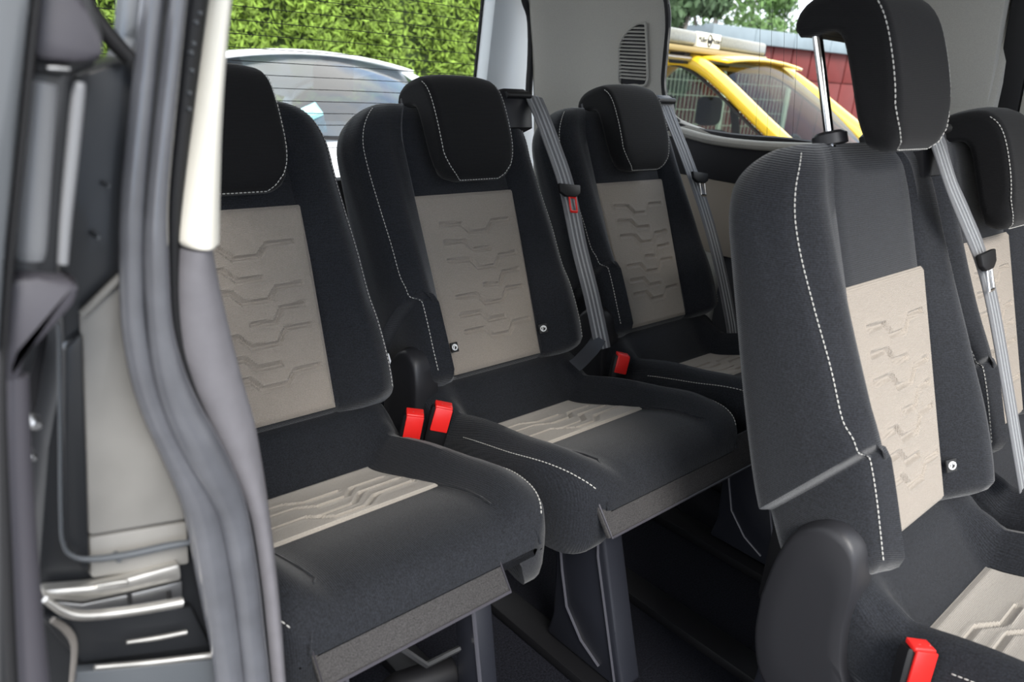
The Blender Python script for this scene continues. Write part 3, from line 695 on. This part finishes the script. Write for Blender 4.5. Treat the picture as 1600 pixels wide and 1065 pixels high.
# rubber seal with two rolls, and its inner lip
seal = tag(empty('door_seal', tuple(PY(240, 900, YP))), 'glossy grey double-lipped rubber seal around the door opening', 'door seal')
Ls = np.array(seal.location)
def rel(vf, L): return [np.array(v)-L for v in vf[0]], vf[1]
mk('outer_roll', *rel(pxtube([(252, -120, 17), (238, 0, 17), (222, 150, 17), (208, 300, 18), (205, 400, 18), (208, 500, 18), (221, 580, 18), (240, 640, 18), (268, 700, 19), (299, 760, 23), (317, 810, 26), (334, 900, 26), (351, 1000, 23), (359, 1065, 22), (375, 1200, 22)], YP-.012), Ls), M['seal'], seal)
mk('inner_roll', *rel(pxtube([(292, -120, 14), (278, 0, 14), (262, 150, 15), (247, 300, 16), (244, 400, 19), (249, 500, 19), (263, 580, 24), (284, 640, 28), (314, 700, 31), (345, 760, 28), (364, 810, 24), (381, 900, 22), (393, 1000, 21), (400, 1065, 21), (412, 1200, 21)], YP-.016), Ls), M['seal'], seal)
lip = mk('flange_lip', *rel(pxtube([(320, -120, 17), (306, 0, 17), (289, 150, 15), (273, 300, 13), (270, 400, 10), (273, 500, 10), (290, 580, 10), (318, 650, 10), (352, 710, 12), (385, 790, 12), (400, 900, 12), (412, 1000, 11), (420, 1120, 11)], YP-.002), Ls), M['rubber'], seal)
for x, y in ((317, 20), (311, 35), (307, 68), (303, 82), (304, 110), (300, 145), (300, 170)):
    c = PY(x-4, y, YP-.010)-Ls; mk('clip_dimple', *tube([c+np.array((0, .004, 0)), c, c-np.array((0, .0015, 0))], [.0016, .0014, .0008], 8), M['paint2'], lip)
struct(mk('trim_5', *pxstrip([(282, 332, 389), (279, 336, 410), (276, 346, 460), (281, 365, 540), (298, 381, 600), (324, 398, 660), (350, 409, 720), (384, 421, 800), (402, 433, 900), (412, 441, 985), (420, 447, 1065), (430, 455, 1150)], YP-.004, .07, .010), M['lowtrim']))
struct(mk('trim_6', *pxstrip([(362, 378, -160), (330, 362, 0), (316, 353, 100), (303, 347, 200), (290, 344, 300), (282, 343, 368), (284, 342, 381), (288, 338, 385)], YP-.006, .07, .012), M['cream']))
# opened sliding door: leading edge
YD = -.56
door = tag(empty('sliding_door', tuple(PY(20, 900, YD))), 'leading edge of the opened dark sliding door with latch and grey edge trim', 'sliding door')
Ld = np.array(door.location)
def dk(name, vf, m): return mk(name, *rel(vf, Ld), m, door)
dk('outer_skin', pxslab([(-60, -80), (60, -80), (48, 20), (30, 200), (10, 400), (0, 560), (-60, 560)], YD-.02, .45, .004), M['paint2'])
dk('edge_gap_seal', pxtube([(66, -80, 7), (56, 0, 7), (36, 200, 7), (16, 400, 6), (4, 600, 6), (12, 900, 8), (22, 1120, 8)], YD-.012), M['rubber'])
dk('edge_panel', pxslab([(55, -80), (125, -60), (150, 20), (165, 60), (150, 105), (118, 118), (100, 300), (92, 420), (60, 545), (40, 620), (55, 1120), (0, 1120), (0, 620), (18, 400), (40, 200)], YD+.012, .05, .003), M['paint'])
dk('upper_edge_trim', pxslab([(62, -40), (118, -20), (140, 15), (163, 62), (165, 84), (158, 97), (118, 98), (55, 94), (52, 60)], YD-.002, .02, .004), M['plastic_gr'])
lt = dk('latch_slot', pxslab([(56, 98), (114, 100), (115, 117), (54, 114)], YD+.004, .01, .001), M['rubber'])
dk('latch_pin', pxtube([(74, 106, 4), (90, 107, 5), (108, 108, 4)], YD+.001), M['steel'])
dk('edge_strip', pxtube([(64, 128, 24), (58, 200, 25), (50, 300, 26), (46, 380, 25), (45, 404, 22)], YD+.016, 14), M['strip'])
dk('bright_strip', pxtube([(125, 128, 8), (122, 150, 10), (112, 250, 10), (103, 340, 9), (98, 412, 8)], YD+.012, 12), M['strip'])
dk('hinge_cover', pxslab([(12, 455), (20, 434), (60, 434), (122, 441), (126, 452), (120, 476), (64, 538), (42, 556), (36, 574), (36, 600), (0, 600)], YD-.004, .03, .005), M['plastic_gr'])
dk('lower_edge_trim', pxtube([(22, 585, 20), (24, 700, 22), (30, 820, 23), (38, 940, 24), (48, 1065, 26), (56, 1160, 26)], YD+.004, 14), M['plastic_gr'])

# ------------------------------------------------------------------ outside: ground, hedge, trees, cars, building
struct(mk('street_ground', [(-25, -20, GZ), (45, -20, GZ), (45, 40, GZ), (-25, 40, GZ)], [(0, 1, 2, 3)], M['ground'], fix=False))
def leaves(c, nr, size, up=.4, asp=.5):
    """many small folded sprigs at centres c with outward normals nr"""
    n = len(c); rn = np.random
    nrm = lambda a: a/np.linalg.norm(a, axis=1)[:, None]
    nr = nrm(nr+rn.normal(0, .45, (n, 3))); a = nrm(np.cross(nr, rn.normal(0, 1, (n, 3)))); a = nrm(a+np.array((0, 0, up))); b = np.cross(nr, a)
    s = (size*rn.uniform(.6, 1.4, n))[:, None]
    V = np.stack([c-a*s, c+b*s*asp-nr*s*.1, c+a*s+nr*s*.25, c-b*s*asp-nr*s*.1], 1).reshape(-1, 3)
    k = np.arange(n)*4; F = np.concatenate([np.stack([k, k+1, k+2], 1), np.stack([k, k+2, k+3], 1)])
    return V, F
def mkleaf(name, V, F, m, parent):
    me = bpy.data.meshes.new(name); me.vertices.add(len(V)); me.vertices.foreach_set('co', np.asarray(V, np.float32).ravel())
    me.loops.add(len(F)*3); me.loops.foreach_set('vertex_index', F.ravel().astype(np.int32)); me.polygons.add(len(F)); me.polygons.foreach_set('loop_start', np.arange(len(F), dtype=np.int32)*3)
    me.update(calc_edges=True); me.materials.append(m); o = bpy.data.objects.new(name, me); COL.objects.link(o); o.parent = parent; o['kind'] = 'stuff'; return o
hedge = tag(empty('thuja_hedge', (6.5, 7.2, GZ)), 'tall clipped green hedge behind the white car', 'hedge')
hx0, hx1, hh = -7.5, 1.3, 3.6
n = 60000; x = np.random.uniform(hx0, hx1, n); z = np.random.uniform(.1, hh, n)
y = -.45+.10*np.sin(x*2.6+.5*np.sin(z*1.7))+.09*np.sin(x*7.1+z*2)+.06*np.sin(x*13+1.3*z)*np.sin(z*9+x*3)+np.random.uniform(-.08, .28, n)
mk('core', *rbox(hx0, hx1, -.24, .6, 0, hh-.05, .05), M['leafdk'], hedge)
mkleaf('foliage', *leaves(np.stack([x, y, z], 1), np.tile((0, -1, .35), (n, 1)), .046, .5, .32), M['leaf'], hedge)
def tree(name, base, h, rad, n, m, label, trunk_r=.14, blobs=9, low=.35, size=.13):
    t = tag(empty(name, base), label, 'tree')
    mk('trunk', *tube(cr([(0, 0, 0), (.05, .03, h*.3), (-.04, .05, h*.6), (.03, 0, h*.95)], 4), [trunk_r*(1-.75*i/12) for i in range(13)], 9), M['bark'], t)
    cs = []
    for k in range(blobs):
        a = random.uniform(0, 6.28); r = rad*random.uniform(.2, .75); cs.append((np.array((r*math.cos(a), r*math.sin(a), h*random.uniform(low, 1))), rad*random.uniform(.3, .6)))
        mk('branch', *tube([(0, 0, h*.3+k*.05*h), cs[-1][0]*.6+np.array((0, 0, h*.15)), cs[-1][0]], [trunk_r*.3, trunk_r*.18, .015], 6), M['bark'], t)
    idx = np.random.randint(0, len(cs), n); cc_ = np.array([c for c, r in cs])[idx]; rr_ = np.array([r for c, r in cs])[idx]
    d = np.random.normal(0, 1, (n, 3)); d /= np.linalg.norm(d, axis=1)[:, None]
    mkleaf('foliage', *leaves(cc_+d*(rr_*np.random.uniform(.55, 1.05, n))[:, None]*np.array((1, 1, .8)), d, size, .0, .5), m, t)
    return t
def gp(px, d): p = CAM+ray(px, 100)*d; return (float(p[0]), float(p[1]), GZ)
tree('conifer_tree', gp(1050, 13), 4.6, .9, 7000, M['leaf_dark'], 'dark dense tree left of the red building', .16, 12, .15, .10)
tree('birch_tree', gp(1108, 34), 13, 3.2, 5200, M['leaf_tree'], 'slim tree with bare grey trunk behind the red building', .16, 10, .32, .12)
tree('round_tree', gp(1062, 25), 7.2, 1.9, 6000, M['leaf_tree'], 'light green leafy tree between dark tree and red building', .15, 10, .3, .13)
tree('round_tree', gp(1165, 40), 6.2, 2.2, 5000, M['leaf_tree'], 'small leafy treetop showing above the grey roof edge', .15, 9, .5, .13)
# red building
bl = D(1108, 60, 14.5); br = D(1400, 60, 17.5); dirb = np.array((br[0]-bl[0], br[1]-bl[1], 0)); Lb_ = np.linalg.norm(dirb); dirb /= Lb_
bld = tag(empty('red_building', (bl[0], bl[1], GZ), math.atan2(dirb[1], dirb[0])), 'low dark red panelled building with grey roof fascia', 'building')
bh = float(D(1108, 62, 14.5)[2]-GZ); fh = float(D(1108, 38, 14.5)[2]-GZ)
away = FW.copy(); away[2] = 0; loc_away = -1 if (np.cross(dirb, away)[2] < 0) else 1
y0, y1 = (0, 6) if loc_away > 0 else (-6, 0)
fy = -.0 if loc_away > 0 else 0
mk('wall_core', *rbox(.05, Lb_+8, min(y0+.06, y1), max(y0, y1-.06), 0, bh, .0), M['redwall'], bld)
fs = -1 if loc_away > 0 else 1
for k in range(26):
    mk('wall_panel', *rbox(.02+k*.62, .60+k*.62, min(fs*.02, fs*-.06), max(fs*.02, fs*-.06), 0, bh-.62, .004), M['redwall'], bld)
    mk('upper_wall_panel', *rbox(.02+k*.62, .60+k*.62, min(fs*.04, fs*-.06), max(fs*.04, fs*-.06), bh-.60, bh, .004), M['redwall'], bld)
for k in range(14):
    mk('fascia_panel', *rbox(-.15+k*1.2, 1.04+k*1.2, min(fs*.22, -fs*.05), max(fs*.22, -fs*.05), bh, fh, .01), M['fascia'], bld)
mk('roof', *rbox(-.15, Lb_+8, y0, y1, bh+.02, fh-.03, .0), M['fascia'], bld)
# wire fence behind the yellow car
fa, fb = np.array(D(1020, 150, 10.5)), np.array(D(1230, 150, 11.5)); fdir = fb-fa; fdir[2] = 0; fl_ = np.linalg.norm(fdir)
fence = tag(empty('wire_fence', (fa[0], fa[1], GZ), math.atan2(fdir[1], fdir[0])), 'pale double-wire mesh fence seen through the yellow car window', 'fence')
for k in range(int(fl_/.07)): mk('upright_wire', *tube([(k*.07, 0, .05), (k*.07, 0, 1.75)], .006, 4), M['fence'], fence, smooth=False)
for k in range(9): mk('cross_wire', *tube([(0, .01, .1+k*.2), (fl_, .01, .1+k*.2)], .006, 4), M['fence'], fence, smooth=False)
for k in range(3): mk('post', *rbox(k*fl_/2-.03, k*fl_/2+.03, -.03, .03, 0, 1.8, .005), M['fence'], fence)

def make_car(name, loc_, rz, paint, gm, label, zb=1.10, zr=1.53, xb=.95, xr=.25, hwb=.72, hwr=.62, xf=1.85, xe=-1.9, xrr=-1.2, hood=.98, bw=.88, pil_r=.05, crown=.035, rd=0.):
    """x forward, y left, z up; origin on the ground"""
    c = tag(empty(name, loc_, rz), label, 'car')
    # lower body
    secs = []
    for x, k, z0, z1 in ((xe, .90, .35, zb-.12), (xe+.10, .97, .22, zb-.03), (xe+.6, 1, .20, zb), (-.3, 1, .20, zb), (xb-.15, 1, .20, zb-.01), (xb+.12, .99, .20, hood+.06), (xf-.45, .96, .21, hood), (xf-.15, .90, .24, hood-.08), (xf-.02, .82, .30, hood-.20), (xf, .76, .36, hood-.30)):
        w = bw*k; zm = (z0+z1)/2
        h = [(w*.30, z1+.012), (w*.62, z1+.004), (w*.84, z1-.02), (w*.95, z1-.07), (w, z1-.18), (w*1.0, zm), (w*.97, z0+.08), (w*.90, z0)]
        secs.append([(x, y, z) for y, z in h]+[(x, -y, z) for y, z in h[::-1]])
    body = mk('body', *loft(secs), paint, c)
    # hood sheet
    secs = [[(x, y, ip(x, [(xb-.1, zb+.0), (xb+.12, hood+.075), (xf-.45, hood+.02), (xf-.12, hood-.06)])+.012-.05*(abs(y)/.75)**3) for y in np.linspace(-.70, .70, 13)] for x in np.linspace(xb-.02, xf-.12, 9)]
    mk('hood', *loft(secs, closed=False), paint, c, fix=False)
    # roof
    secs = [[(x, y, zr+crown*(1-(y/hwr)**2)+ip(x, [(xrr-.35, -.16-rd*1.1), (xrr, -.03-rd), (-.4, .02-rd*.45), (xr, -.005), (xr+.06, -.035)])) for y in np.linspace(-hwr, hwr, 15)*(1-.06*sm(xr-.3, xr+.02, x))] for x in np.linspace(xrr-.3, xr+.02, 14)]
    rf = mk('roof', *loft(secs, closed=False), paint, c, fix=False)
    md = rf.modifiers.new('thick', 'SOLIDIFY'); md.thickness = .02
    # windscreen: curved sheet
    ws = []
    for v in np.linspace(0, 1, 10):
        w = hwb*(1-v)+(hwr-.015)*v; x = xb*(1-v)+xr*v; z = zb*(1-v)+(zr-.012)*v+.02*math.sin(math.pi*v)
        ws.append([(x-.16*(1-.3*v)*(y/w)**2+.02*math.sin(math.pi*v), y, z+(crown-.007)*v*(1-(y/w)**2)) for y in np.linspace(-w, w, 15)])
    wsc = mk('windscreen', *loft(ws, closed=False), gm, c, fix=False)
    for s in (-1, 1):
        # a-pillar flowing into the roof rail
        rail = cr([(xb+.0, s*(hwb+.05), zb-.02), (xb*.62+xr*.38-.10, s*(hwb*.62+hwr*.38+.035), zb*.6+zr*.4), (xr-.12, s*(hwr+.02), zr-.035), (xr-.45, s*(hwr+.012), zr+.0), (-.6, s*(hwr+.01), zr+.012-rd*.6), (xrr, s*(hwr), zr-.03-rd), (xrr-.42, s*(hwr+.05), zb+.16-rd), (xrr-.55, s*(hwr+.08), zb-.05)], 6)
        mk('roof_rail', *tube(rail, pil_r, 10, flat=.62, upv=(0, s, .3)), paint, c)
        inn = [p+np.array((-.055, s*.006, -.035)) for p in rail[:24]]
        mk('door_frame_seal', *tube(inn, .010, 6), M['rubber'], c)
        sg_ = [(xb-.18, s*(hwb+.03), zb-.02), (xr-.16, s*(hwr+.02), zr-.05), (xr-.5, s*(hwr+.012), zr-.02), (xrr, s*hwr, zr-.06), (xrr-.40, s*(hwr+.05), zb), (xrr-.2, s*(hwb+.05), zb-.02)]
        mk('side_window', sg_, [tuple(range(6))], M['carglass'], c, smooth=False, fix=False)
        mk('b_pillar', *tube([(-.15, s*(hwb+.05), zb-.03), (-.25, s*(hwr+.02), zr-.02)], .035, 8, flat=.5), M['rubber'], c)
        # door mirror
        mc = np.array((xb-.22, s*(bw+.08), zb+.08))
        mir = mk('door_mirror', *rbox(mc[0]-.05, mc[0]+.06, mc[1]-.10, mc[1]+.10, mc[2]-.07, mc[2]+.07, .035, 3), M['plastic_dk'], c)
        mk('mirror_cap', *rbox(mc[0]-.045, mc[0]+.068, mc[1]-.105, mc[1]+.105, mc[2]+.03, mc[2]+.082, .025, 3), paint, mir)
        for wx in (xf-.62, xe+.62):
            wv = mk('wheel', *tube([(wx, s*(bw-.20), .31), (wx, s*(bw-.19), .31), (wx, s*(bw-.01), .31), (wx, s*(bw+.005), .31)], [.27, .31, .31, .27], 22), M['tyre'], c)
            mk('hub_cap', *tube([(wx, s*(bw-.0), .31), (wx, s*(bw+.012), .31)], [.20, .17], 18), M['steel'], wv)
        mk('headlight', *rbox(xf-.20, xf-.04, s*.50-.14, s*.50+.14, hood-.30, hood-.17, .04, 3), M['barlens'], c)
        # front seats
        for q in ('seat',):
            st = mk('front_seat', *rbox(-.30, -.12, s*.36-.23, s*.36+.23, .55, zb+.12, .06, 3), M['dash'], c)
            mk('headrest', *rbox(-.29, -.17, s*.36-.13, s*.36+.13, zb+.15, zb+.36, .05, 3), M['headrest'], st)
    mk('dashboard', *rbox(xb-.55, xb-.10, -.66, .66, zb-.30, zb-.05, .06, 3), M['dash'], c)
    cw = np.array((xb-.62, .36, zb-.02)); ring = [cw+np.array((.06*math.sin(a)*-1, .18*math.cos(a), .17*math.sin(a))) for a in np.linspace(0, 2*math.pi, 25)]
    mk('steering_wheel', *tube(ring, .014, 7), M['plastic_gr'], c)
    for y in (.05, -.45):
        mk('wiper', *tube([(xb+.02, y+.45, zb+.02), (xb+.035, y+.1, zb+.035), (xb+.0, y-.12, zb+.045)], .010, 6), M['rubber'], c)
    mk('rear_glass', [(xrr-.36, -hwr+.05, zr-.17), (xrr-.36, hwr-.05, zr-.17), (xe+.08, hwb-.08, zb), (xe+.08, -hwb+.08, zb)], [(0, 1, 2, 3)], M['carglass'], c, smooth=False, fix=False)
    return c
wc = make_car('white_car', (1.20, 3.25, GZ), -math.pi/2, M['white'], M['carglass_blue'], 'white car facing the tailgate, seen between the rear headrests', crown=.08, rd=.12, zb=1.13, zr=1.455, xb=.95, xr=.22, hwb=.76, hwr=.68, hood=1.06)
pq = [np.array(P(x, y, 'y', Y)) for x, y, Y in ((438, 186, 2.56), (466, 172, 2.50), (492, 160, 2.54), (504, 176, 2.50), (511, 206, 2.53), (488, 207, 2.47), (470, 196, 2.55), (448, 204, 2.50), (478, 184, 2.46))]
pc = pq[8]; V_ = [p-pc for p in pq]; F_ = [(8, k, (k+1) % 8) for k in range(8)]
pp = mk('paper_sheet', V_, F_, M['paper'], smooth=False, fix=False); pp.location = tuple(pc); md = pp.modifiers.new('thick', 'SOLIDIFY'); md.thickness = .003
tag(pp, 'crumpled pale turquoise sheet lying behind the white car windscreen', 'paper')
phi = math.atan2(-.99, .14)
A0 = np.array(D(1115, 103, 4.5)); hv = np.array((math.cos(phi), math.sin(phi))); lv = np.array((-hv[1], hv[0]))
# near (right-hand) a-pillar top sits at local (xr-.05, -hwr)
xrY, hwrY = .30, .64
oy_ = A0[:2]-hv*(xrY-.05)+lv*hwrY
yc = make_car('yellow_car', (oy_[0], oy_[1], GZ), phi, M['yellow'], M['carglass'], 'yellow car with roof light bar seen through the side window', zb=1.06, zr=float(A0[2]-GZ)+.03, xb=1.12, xr=xrY, hwb=.74, hwr=hwrY, hood=.98, pil_r=.075, xe=-1.45, xrr=-.75)
# roof light bar
bc = (np.array(D(1175, 80, 5.25))+np.array(D(1040, 57, 4.35)))/2; e1, e2 = np.array(D(1176, 78, 5.3)), np.array(D(1000, 52, 4.1))
bz = (e1[2]+e2[2])/2; bd = e1-e2; bd[2] = 0; bl_ = np.linalg.norm(bd); mid = (e1+e2)/2
bar = tag(empty('light_bar', (mid[0], mid[1], bz-.06), math.atan2(bd[1], bd[0])), 'long smoked beacon bar with lettered sign on yellow car roof', 'light bar')
h2 = bl_/2
def pjx(p): v = p-CAM; return 800+FPX*(v@RT)/(v@FW)
ss = np.linspace(-h2, h2, 400); sg0 = ss[int(np.argmin([abs(pjx(mid+bd/bl_*q+np.array((0, 0, .0)))-1085) for q in ss]))]
mk('bar_base', *rbox(-h2, h2+.02, -.11, .11, -.012, .022, .01), M['bargold'], bar)
for nm_, a, b in (('lens', -h2, sg0-.165), ('sign_panel', sg0-.16, sg0+.16), ('lens', sg0+.165, h2)):
    mk(nm_, *rbox(a, b, -.10, .10, .024, .108, .022 if nm_ == 'lens' else .004, 3), M['barlens'] if nm_ == 'lens' else M['white_lbl'], bar)
for s in (-.30, .30): mk('mount_foot', *rbox(s-.04, s+.04, -.05, .05, -.075, -.010, .006), M['rubber'], bar)
mk('end_cap', *rbox(h2-.01, h2+.035, -.09, .09, .0, .075, .015), M['rubber'], bar)
for s, d in ((-.42, 1), (.42, 1)): mk('roof_rack_bar', *tube([(-h2+.05, s*.14, -.045), (h2-.02, s*.14, -.045)], .016, 8), M['steel'], bar)
def text(body, size, loc_, rot, parent, m):
    cu_ = bpy.data.curves.new('lettering', 'FONT'); cu_.body = body; cu_.size = size; cu_.align_x = 'CENTER'; cu_.align_y = 'CENTER'; cu_.extrude = .0008
    to = bpy.data.objects.new('lettering', cu_); COL.objects.link(to)
    dg = bpy.context.evaluated_depsgraph_get(); me = bpy.data.meshes.new_from_object(to.evaluated_get(dg)); bpy.data.objects.remove(to)
    o = bpy.data.objects.new('lettering', me); COL.objects.link(o); me.materials.append(m); o.parent = parent; o.location = loc_; o.rotation_euler = rot; return o
for px_, w_ in ((-.093, 'Müller'), (.095, 'Mobile')): text(w_, .046, (sg0+px_, -.1015, .066), (math.pi/2, 0, 0), bar, M['black_print'])
mk('sign_emblem', *tube([(sg0+.026*math.cos(a), -.102, .066+.034*math.sin(a)) for a in np.linspace(0, 2*math.pi, 13)], .004, 5), M['black_print'], bar)
mk('sign_emblem', *tube([(sg0+a, -.102, .066+b) for a, b in ((-.014, .006), (-.007, -.014), (0, 0), (.007, -.014), (.014, .006))], .004, 5), M['black_print'], bar)
